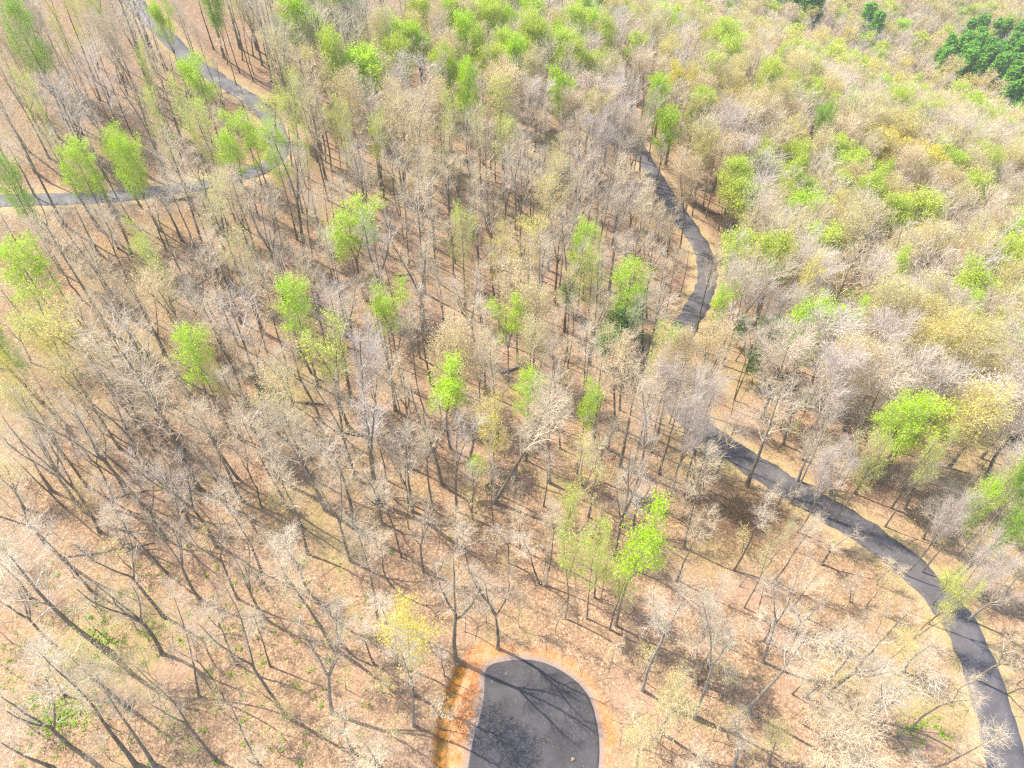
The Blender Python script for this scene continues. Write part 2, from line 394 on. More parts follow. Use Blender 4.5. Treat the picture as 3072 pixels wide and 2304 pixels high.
def make_tree(seed, H=20., r0=.24, cb=.5, R=3.4, fork=0, leaves=0, lsize=.16, lspread=.35, limbs=9, dens=1.0, wob=.05, lod=1, asc=.8, curve=0., thick=1.0):
    """arrays of trunk and crown. fork: number of leaders (0 = one stem)"""
    rng = np.random.default_rng(seed); tr, cr = Mesh(), Mesh()
    n = 11
    top = H * (cb + .06 if fork else .97)
    z = np.linspace(0, top, n); wx = np.cumsum(rng.normal(0, wob * H / 20, (n, 2)), 0) * .55
    wx += np.sin(np.linspace(0, 3, n))[:, None] * rng.normal(0, .16 * (1 + curve), 2); wx -= wx[0]
    Pt = np.column_stack([wx, z])[None]
    tp = np.linspace(1, .62 if fork else .12, n); tp[0] = 1.35; tp[1] = 1.05
    Rt = (r0 * tp)[None]; tr.add(tubes(Pt, Rt, 7 if lod else 5))
    if fork:
        LP, LR = grow(rng, Pt[:, -3:], Rt[:, -3:], fork, .45, .99, .31, H - top, 9, .13, .06, .82)
        LP[:, :, 2] += 0
        tr.add(tubes(LP, LR, 6 if lod else 4)); tA, tB = .12, .97; per = max(4, int(limbs * 1.5 / fork))
        MP, MR = LP, LR
    else:
        MP, MR = Pt, Rt; tA, tB = cb, .97; per = int(limbs * 1.7)
    def ll(t, B):
        u = (t - tA) / (tB - tA)
        return R * (.45 + .85 * np.sin(np.pi * (.18 + .78 * np.clip(u, 0, 1)))) * (.8 if fork else 1.0)
    P1, R1 = grow(rng, MP, MR, per, tA, tB, .88 - .35 * (asc - .5), ll, 6, .15 * asc, .075, .5, .014)
    cr.add(tubes(P1, R1, 4 if lod else 3))
    P1b = P1; R1b = R1
    if fork: P1b = np.concatenate([P1, LP[:, 3:9]]); R1b = np.concatenate([R1, LR[:, 3:9]])
    k2 = max(2, int((8 if lod else 5) * dens))
    P2, R2 = grow(rng, P1b, R1b, k2, .2, 1.0, .56, lambda t, B: R * .58 * (1.15 - .55 * t), 4, .12, .085, .55, .012 * thick)
    cr.add(tubes(P2, R2, 3))
    k3 = max(2, int((7 if lod else 5) * dens))
    P3, R3 = grow(rng, P2, R2, k3, .15, 1.0, .56, lambda t, B: R * .28 * np.ones_like(t), 3, .10, .1, .6, (.0105 if lod else .02) * thick)
    cr.add(tubes(P3, R3, 3)); tips = P3
    if lod:
        P4, R4 = grow(rng, P3, R3, 2, .45, 1.0, .6, lambda t, B: R * .15 * np.ones_like(t), 2, .05, .1, .8, .0085 * thick)
        cr.add(tubes(P4, R4, 3)); tips = np.concatenate([P3[:, 1:], P4[:, [0, 1]]])
    if leaves:
        pts = tips.reshape(-1, 3); c = pts[rng.integers(0, len(pts), leaves)] + rng.normal(0, lspread, (leaves, 3)) * np.array([1, 1, .8])
        cr.add(leaf_quads(rng, c, lsize), 1)
    cv = np.vstack(cr.V); ax = np.interp(cv[:, 2], z, wx[:, 0]), np.interp(cv[:, 2], z, wx[:, 1])
    rad = np.percentile(np.hypot(cv[:, 0] - wx[-1, 0] * .8, cv[:, 1] - wx[-1, 1] * .8), 90)
    hh = np.percentile(cv[:, 2], 99.5)
    return dict(trunk=tr.arrays(), crown=cr.arrays(), H=hh, R=rad, cz=np.median(cv[:, 2]))

def make_pine(seed, H=19., R=2.6):
    rng = np.random.default_rng(seed); tr, cr = Mesh(), Mesh(); n = 8
    z = np.linspace(0, H * .97, n); P = np.column_stack([np.cumsum(rng.normal(0, .05, (n, 2)), 0), z])[None]
    Rt = (.2 * np.linspace(1.1, .1, n))[None]; tr.add(tubes(P, Rt, 6))
    P1, R1 = grow(rng, P, Rt, 46, .22, .985, 1.35, lambda t, B: R * (1.12 - t) * 1.25 * np.minimum(1, (t - .1) * 3.4), 4, .06, .05, .3, .02)
    cr.add(tubes(P1, R1, 3))
    P2, R2 = grow(rng, P1, R1, 7, .2, 1., .8, lambda t, B: R * .3 * np.ones_like(t), 3, .06, .1, .6, .012)
    cr.add(tubes(P2, R2, 3))
    pts = np.concatenate([P2[:, 1:].reshape(-1, 3), P1[:, 1:].reshape(-1, 3)])
    c = pts[rng.integers(0, len(pts), 6500)] + rng.normal(0, .2, (6500, 3))
    cr.add(leaf_quads(rng, c, .44, .3), 1)
    cv = np.vstack(cr.V)
    return dict(trunk=tr.arrays(), crown=cr.arrays(), H=H, R=np.percentile(np.hypot(cv[:, 0], cv[:, 1]), 92), cz=np.median(cv[:, 2]))

PROTO = {
    'bare': [make_tree(11 + i, 21, .21, .52, 3.3, 0, limbs=11, dens=.8, thick=.85, asc=1.1) for i in range(5)],
    'bare_fork': [make_tree(31 + i, 21, .25, .48 - .05 * (i % 3), 2.7, 2 + i % 3, limbs=11, dens=.76, thick=.85, asc=1.15, wob=.04) for i in range(5)],
    'bare_slim': [make_tree(51 + i, 20, .12, .58 + .03 * (i % 3), 2.0, (0, 0, 2)[i % 3], limbs=7, dens=.95, thick=.85, wob=.05, asc=1.15, curve=.4) for i in range(6)],
    'bare_bent': [make_tree(61 + i, 15, .13, .5, 2.0, 2, limbs=7, dens=.8, wob=.16, curve=2.2) for i in range(3)],
    'bud': [make_tree(71 + i, 20, .22, .48, 3.6, (0, 3, 2, 0)[i], leaves=2600, lsize=.14, lspread=.25, limbs=9, dens=.85) for i in range(4)],
    'leaf': [make_tree(91 + i, 19, .2, .48, 3.4, (0, 3, 2, 0)[i], leaves=7000, lsize=.19, lspread=.24, limbs=10) for i in range(4)],
    'thin_leaf': [make_tree(111 + i, 19, .19, .45, 3.2, (0, 2, 0)[i], leaves=3000, lsize=.155, lspread=.25, limbs=9, dens=.9, asc=1.0) for i in range(3)],
    'airy_leaf': [make_tree(191 + i, 19, .19, .5, 3.2, (0, 2, 3)[i], leaves=5200, lsize=.18, lspread=.22, limbs=9, dens=.9, asc=1.0) for i in range(3)],
    'column': [make_tree(121 + i, 19, .19, .30, 1.9, 0, leaves=4200, lsize=.18, lspread=.28, limbs=13) for i in range(2)],
    'far_bare': [make_tree(161 + i, 19, .22, .40, 4.2, (0, 3, 2, 4)[i], limbs=13, dens=1.15, thick=1.7, asc=.95) for i in range(4)],
    'far_bud': [make_tree(171 + i, 19, .22, .38, 4.2, (0, 3, 2, 4)[i], leaves=4600, lsize=.19, lspread=.3, limbs=13, thick=1.3) for i in range(4)],
    'far_leaf': [make_tree(181 + i, 19, .2, .36, 4.0, (0, 3, 2)[i], leaves=8500, lsize=.25, lspread=.36, limbs=12) for i in range(3)],
    'pine': [make_pine(131 + i) for i in range(3)],
    'holly': [make_tree(141 + i, 11, .13, .22, 2.4, 0, leaves=5200, lsize=.24, lspread=.3, limbs=13) for i in range(2)],
    'sapling': [make_tree(151 + i, 7, .05, .3, 1.3, (0, 2, 0, 3)[i], limbs=5, dens=.7, wob=.2, leaves=260, lsize=.11, lspread=.2) for i in range(4)],
}
LOW = {
    'bare': [make_tree(211 + i, 20, .25, .5, 3.4, (0, 2, 3)[i], lod=0, limbs=12) for i in range(3)],
    'bud': [make_tree(221 + i, 20, .22, .45, 3.6, (0, 3, 2)[i], leaves=1300, lsize=.34, lspread=.35, lod=0, limbs=11) for i in range(3)],
    'slim': [make_tree(241 + i, 19, .13, .52, 2.0, 0, lod=0, limbs=9, wob=.05, asc=1.1) for i in range(3)],
    'leaf': [make_tree(231 + i, 19, .2, .45, 3.4, (0, 3)[i], leaves=1500, lsize=.42, lspread=.4, lod=0) for i in range(2)],
}
_cache = {}
def tree_mesh(pk, i, part, mats):
    key = (pk, i, part, mats)
    if key not in _cache:
        V, q, mi = PROTO[pk][i][part]
        _cache[key] = quads_mesh(part, V, q, [M[k] for k in mats], mi, smooth=(part == 'trunk'))
    return _cache[key]
TREES = []          # what stands where
def plant(name, pk, i, base, top, R, mats, cat, look, group_kind):
    """base, top: world points; R: crown radius"""
    pr = PROTO[pk][i]; base = Vector(base); top = Vector(top); ax = top - base; h = ax.length
    root = bpy.data.objects.new(name, None); root.empty_display_size = .5
    sxy = R / pr['R']; sz = h / pr['H']
    q = Vector((0, 0, 1)).rotation_difference(ax.normalized()) @ Quaternion((0, 0, 1), random.uniform(0, 2 * math.pi))
    root.matrix_world = Matrix.LocRotScale(base - ax.normalized() * .15, q, Vector((sxy, sxy, sz)))
    link(root)
    link(bpy.data.objects.new("trunk", tree_mesh(pk, i, 'trunk', (mats[0],))), root)
    link(bpy.data.objects.new("crown", tree_mesh(pk, i, 'crown', tuple(mats[1:]))), root)
    TREES.append(dict(o=root, base=np.array(base), top=np.array(top), R=R, cat=cat, look=look, gk=group_kind, name=name,
                      cen=np.array(base + ax * min(.9, pr['cz'] / pr['H']))))
    return root
random.seed(5); RNG = np.random.default_rng(77)
LOOKS = {   # code -> (name, proto choices, material sets, category, looks)
    'G': ('leafing_tree', ['leaf'], [('bark_dark', 'twig_tan', 'leaf_lime')], 'tree', 'bright lime green leafing tree'),
    'D': ('leafing_tree', ['leaf'], [('bark_dark', 'twig_tan', 'leaf_green')], 'tree', 'deep green leafing tree'),
    'g': ('leafing_tree', ['thin_leaf'], [('bark', 'twig_tan', 'leaf_pale')], 'tree', 'pale lime leafing tree'),
    'c': ('leafing_tree', ['column'], [('bark', 'twig_tan', 'leaf_lime')], 'tree', 'narrow lime green leafing tree'),
    'Y': ('leafing_tree', ['thin_leaf', 'bud'], [('bark', 'twig_tan', 'leaf_yellow')], 'tree', 'yellow green leafing tree'),
    'T': ('budding_tree', ['bud'], [('bark', 'twig_tan', 'bud_tan')], 'tree', 'tan budding tree'),
    'U': ('budding_tree', ['bud'], [('bark', 'twig_tan', 'bud_yellow')], 'tree', 'yellowish budding tree'),
    'O': ('budding_tree', ['bud'], [('bark', 'twig_grey', 'bud_olive')], 'tree', 'olive budding tree'),
    'W': ('blossoming_tree', ['bud', 'leaf'], [('bark', 'twig_pale', 'blossom')], 'tree', 'cream blossoming tree'),
    'P': ('pine_tree', ['pine'], [('bark_dark', 'bark_dark', 'needle')], 'tree', 'dark green pine'),
    'H': ('evergreen_tree', ['holly'], [('bark_dark', 'bark_dark', 'holly')], 'tree', 'dark green broadleaf evergreen'),
    'B': ('bare_tree', ['bare', 'bare_fork', 'bare_fork'], [('bark', 'twig_grey')], 'tree', 'bare grey tree'),
    'L': ('bare_tree', ['bare', 'bare_fork'], [('bark', 'twig_lavender')], 'tree', 'bare lavender grey tree'),
    'N': ('bare_tree', ['bare', 'bare_fork'], [('bark', 'twig_tan')], 'tree', 'bare tan twigged tree'),
    'V': ('leafing_tree', ['airy_leaf'], [('bark', 'twig_tan', 'leaf_lime')], 'tree', 'airy lime green leafing tree'),
    'K': ('slender_tree', ['bare_slim'] * 5 + ['bare_bent'], [('bark_dark', 'twig_grey')], 'tree', 'slender dark bare tree'),
    'S': ('slender_tree', ['bare_slim'], [('bark', 'twig_tan')], 'tree', 'slender bare tree'),
    'A': ('bare_tree', ['bare_fork', 'bare', 'bare_slim'], [('bark_pale', 'twig_pale')], 'tree', 'pale barked bare tree'),
    's': ('sapling', ['sapling'], [('bark', 'twig_tan', 'bud_yellow'), ('bark', 'twig_grey', 'bud_tan')], 'sapling', 'thin sapling'),
}
FULL = {'bare': 'far_bare', 'bare_fork': 'far_bare', 'bud': 'far_bud', 'thin_leaf': 'far_leaf', 'leaf': 'far_leaf'}
def put(code, base, top, R, full=False):
    name, pks, mats, cat, look = LOOKS[code]
    pk = random.choice(pks)
    if full: pk = FULL.get(pk, pk)
    i = random.randrange(len(PROTO[pk]))
    if pk in ('bare_fork',) and code in 'BLNA': look = look.replace('bare', 'forked bare') if 'bare' in look else look
    return plant(name, pk, i, base, top, R, random.choice(mats), cat, look, name)
taken = []          # (x, y, spacing)
# --- trees noted by the centre and half-size of the crown in the photograph
CROWNS = {
 1: "1955 165 125 160 G;215 330 95 150 D;1070 140 75 70 G;1310 530 110 120 G;1190 690 100 80 g;970 520 50 80 g;800 950 125 75 G;840 1070 90 70 G;500 1070 120 95 G;"
    "60 1190 100 90 D;1500 930 100 95 V;1640 900 100 90 V;1770 965 100 80 V;1930 640 70 80 g;1340 870 130 110 g;620 90 70 110 g;520 190 60 100 g;680 140 60 60 g;1860 690 110 90 g;1060 830 90 90 g;"
    "2140 370 110 90 g;2130 150 65 130 g;2160 830 70 90 g;940 1600 85 70 g;240 740 80 80 g;1960 1010 70 80 g;400 260 70 80 g;1380 20 60 70 D",
 2: "130 430 145 95 G;350 240 100 80 G;500 270 90 85 G;700 100 75 65 G;810 205 75 70 G;950 130 80 60 g;1100 150 60 50 G;1280 130 110 80 g;1425 250 70 60 G;1310 260 85 70 g;"
    "1130 360 72 60 G;1050 300 70 60 g;910 290 60 50 g;710 420 95 70 g;720 500 50 50 G;1430 600 85 80 G;1570 600 85 80 W;1600 430 90 80 g;1500 350 80 60 g;1900 290 75 60 g;"
    "1740 230 60 50 g;2050 650 65 75 G;2100 860 85 110 G;800 620 75 100 G;700 710 75 60 g;890 830 60 50 g;230 900 80 90 g;30 900 60 80 g;60 1450 190 150 G;770 1520 95 110 g;"
    "1090 560 125 110 T;990 500 90 90 T;370 620 125 90 T;510 640 110 90 T;1220 1560 140 110 Y;1010 1610 110 80 Y;1570 1580 95 80 G;490 100 80 70 g;600 130 70 60 T;"
    "110 100 90 90 L;450 490 170 110 L;2140 230 50 80 g;1530 50 55 60 g;1860 70 60 50 g;2170 550 70 60 Y;40 60 80 80 D;1180 20 60 50 D;1700 30 60 60 D;50 590 110 80 T;"
    "1450 140 90 70 L;1260 600 110 90 L;1750 640 130 100 L;1990 420 110 80 N;1500 700 100 80 N;1880 180 90 60 N;1000 60 80 60 N;330 160 70 60 N;820 30 60 50 D",
 3: "80 700 80 90 G;130 110 70 60 g;310 80 42 48 D;110 200 60 50 g;190 290 60 50 g;1390 190 62 80 G;920 870 65 110 D;1060 665 52 62 D;805 590 50 60 G;610 370 52 50 g;625 530 50 40 G;"
    "850 650 60 60 g;1740 1060 92 72 G;1990 1090 75 65 g;1930 1000 70 50 g;370 1150 110 100 g;700 1170 80 80 g;700 1330 90 80 g;1240 1150 52 62 G;1040 1180 90 60 g;1345 1110 35 30 G;"
    "990 970 80 60 g;740 1040 80 70 g;1280 390 60 65 g;1080 400 80 65 g;890 410 50 45 G;1330 900 110 60 Y;1500 960 90 55 Y;1590 1050 90 60 Y;1700 1140 80 60 Y;1680 930 70 60 U;"
    "1850 1280 90 60 U;1330 1290 80 60 Y;610 690 60 80 U;600 160 70 50 W;1390 555 55 40 W;2180 1090 70 60 W;1640 730 80 70 W;230 330 80 50 T;450 320 80 50 T;330 250 60 50 T;"
    "690 80 70 50 T;520 30 60 50 T;970 730 60 50 T;1100 1110 90 60 T;1470 545 60 50 g;1760 680 60 110 g;2140 1560 80 90 G;1900 90 60 50 g;1810 90 50 40 G;40 530 60 50 Y;"
    "1250 190 50 80 P;720 40 55 70 P;800 30 55 70 P;1200 110 55 70 P;870 60 50 60 P;640 20 50 60 P;2120 700 95 80 H;1000 490 130 70 N;1180 700 150 110 N;1010 560 110 90 L;520 760 110 110 N;300 820 120 110 L;1640 1180 100 80 N;850 1450 110 90 N;1250 1420 110 90 O;"
    "1650 1330 90 80 L;1960 1450 110 90 N;650 1500 110 90 U;1500 1580 120 90 U;320 760 80 70 N;1980 680 80 60 N;2130 900 80 70 N",
 4: "140 90 175 165 G;1910 330 125 140 g;1250 620 130 90 G;1390 740 70 60 Y;1000 30 95 70 g;40 610 60 90 D;330 650 90 60 Y;30 800 80 70 Y;430 720 150 70 O;860 200 150 120 N;640 150 130 110 N;150 950 140 90 O;700 950 140 100 B",
 5: "310 330 145 125 g;1080 390 140 80 g;660 790 160 85 G;1210 870 105 75 G;1580 950 105 60 G;1880 190 125 110 g;2100 560 115 95 g;1640 90 100 80 g;980 1060 110 90 Y;"
    "1480 1590 95 70 g;700 560 150 110 T;880 560 120 90 T;1250 340 130 90 T;1230 540 120 90 O;1500 170 110 90 O;1700 730 140 100 N;1900 850 160 130 N;2060 640 110 70 T;150 640 160 110 L;1900 1300 140 110 A",
 6: "250 290 105 80 G;800 180 105 115 Y;1430 120 80 80 G;1090 370 80 45 G;1800 370 90 80 G;2030 460 90 75 g;1400 1075 145 135 G;2040 220 80 110 Y;2170 1380 110 80 g;"
    "2180 1510 80 90 D;1940 1600 80 70 G;1660 1270 85 60 g;1250 1290 90 70 g;1000 480 230 110 L;560 330 150 110 L;1300 640 130 100 N;1600 760 160 110 N;1800 640 130 100 B;1850 900 160 110 T;"
    "1800 220 160 100 N;220 560 130 110 T;180 950 140 120 L;960 1090 110 70 A;1000 1330 120 90 L;1180 1250 110 80 O;2080 760 110 90 U;200 60 90 80 N;430 70 90 90 U;630 90 80 80 U",
 0: "1490 745 34 28 T;1455 790 40 30 N;1440 830 40 34 L;1462 872 44 34 N;1500 905 44 34 L;1545 925 36 28 N;1400 860 44 36 N;1340 262 36 28 L;1312 226 36 28 N;1290 290 34 28 L;1375 285 30 26 N;"
    "2075 1275 30 24 g",
  9: "2150 60 120 110 D;620 200 100 90 O;1800 -20 110 80 L;1980 330 120 90 L",
}
for tile, txt in CROWNS.items():
    for it in txt.split(';'):
        a = it.split(); cx, cy, rx, ry = map(float, a[:4]); code = a[4]
        if tile == 1 and code == 'g': rx *= .8
        px, py = S(tile, cx, cy)
        Ht = {'H': 12, 'P': 21}.get(code, random.uniform(18, 21))
        if code in 'GDg' and rx < 60: Ht = 15
        if code == 'G' and tile in (4, 5, 6) and rx != 145: code = 'V'
        if code == 'g' and tile in (4, 5) and rx > 120: code = 'V'
        pc = hit(px, py, Ht * .74); depth = (pc - CAMP) @ FWD
        r = rx * (K22 if tile == 0 else 1024 / 2212) * depth / F
        x, y = pc[:2]; z = tz(x, y)
        Ht *= min(1.15, max(.85, .8 + .2 * ry / rx))
        if code == 'G' and ry > 1.3 * rx: code = 'c' if rx < 70 else code
        put(code, (x, y, z), (x + random.uniform(-.5, .5), y + random.uniform(-.5, .5), z + Ht), min(max(r * (1.08 if depth > 125 else .92), 1.2), 6.0), full=(depth > 125 or code in 'LT'))
        taken.append((x, y, 3.2))
# low evergreens and green understory
for tile, cx, cy, rx, h, code in [(5, 1830, 470, 110, 9, 'H'), (5, 1730, 560, 70, 7, 'H'), (5, 1900, 330, 80, 9, 'H'), (5, 1470, 240, 50, 7, 'H'), (6, 560, 540, 100, 10, 'H'), (6, 500, 680, 70, 8, 'H'), (6, 690, 500, 50, 7, 'H'),
                                  (6, 380, 470, 50, 7, 'H'), (6, 750, 285, 45, 7, 'D'), (5, 880, 1375, 55, 5, 'G'), (6, 1040, 310, 60, 8, 'G'), (6, 800, 980, 45, 6, 'D')]:
    px, py = S(tile, cx, cy); pc = hit(px, py, h * .6); r = rx * .463 * ((pc - CAMP) @ FWD) / F
    put(code, (pc[0], pc[1], tz(*pc[:2])), (pc[0], pc[1], tz(*pc[:2]) + h), r); taken.append((pc[0], pc[1], 2))
# the pine stand at the right edge
pp = [(1560, 480), (1780, 280), (2280, 240), (2330, 860), (2140, 800), (1850, 640)]
ppx = np.array([S(3, *q) for q in pp]); npine = 0; tries = 0; pl = []
while npine < 62 and tries < 3000:
    tries += 1
    px = RNG.uniform(ppx[:, 0].min(), ppx[:, 0].max()); py = RNG.uniform(ppx[:, 1].min(), ppx[:, 1].max())
    if not inside([px], [py], ppx)[0]: continue
    pc = hit(px, py, 8)
    if any((pc[0] - a) ** 2 + (pc[1] - b) ** 2 < 3.5 ** 2 for a, b in pl): continue
    pl.append((pc[0], pc[1])); z = tz(*pc[:2]); h = random.uniform(19, 24)
    put('P', (pc[0], pc[1], z), (pc[0], pc[1], z + h), random.uniform(2.7, 3.5)); taken.append((pc[0], pc[1], 4.6)); npine += 1

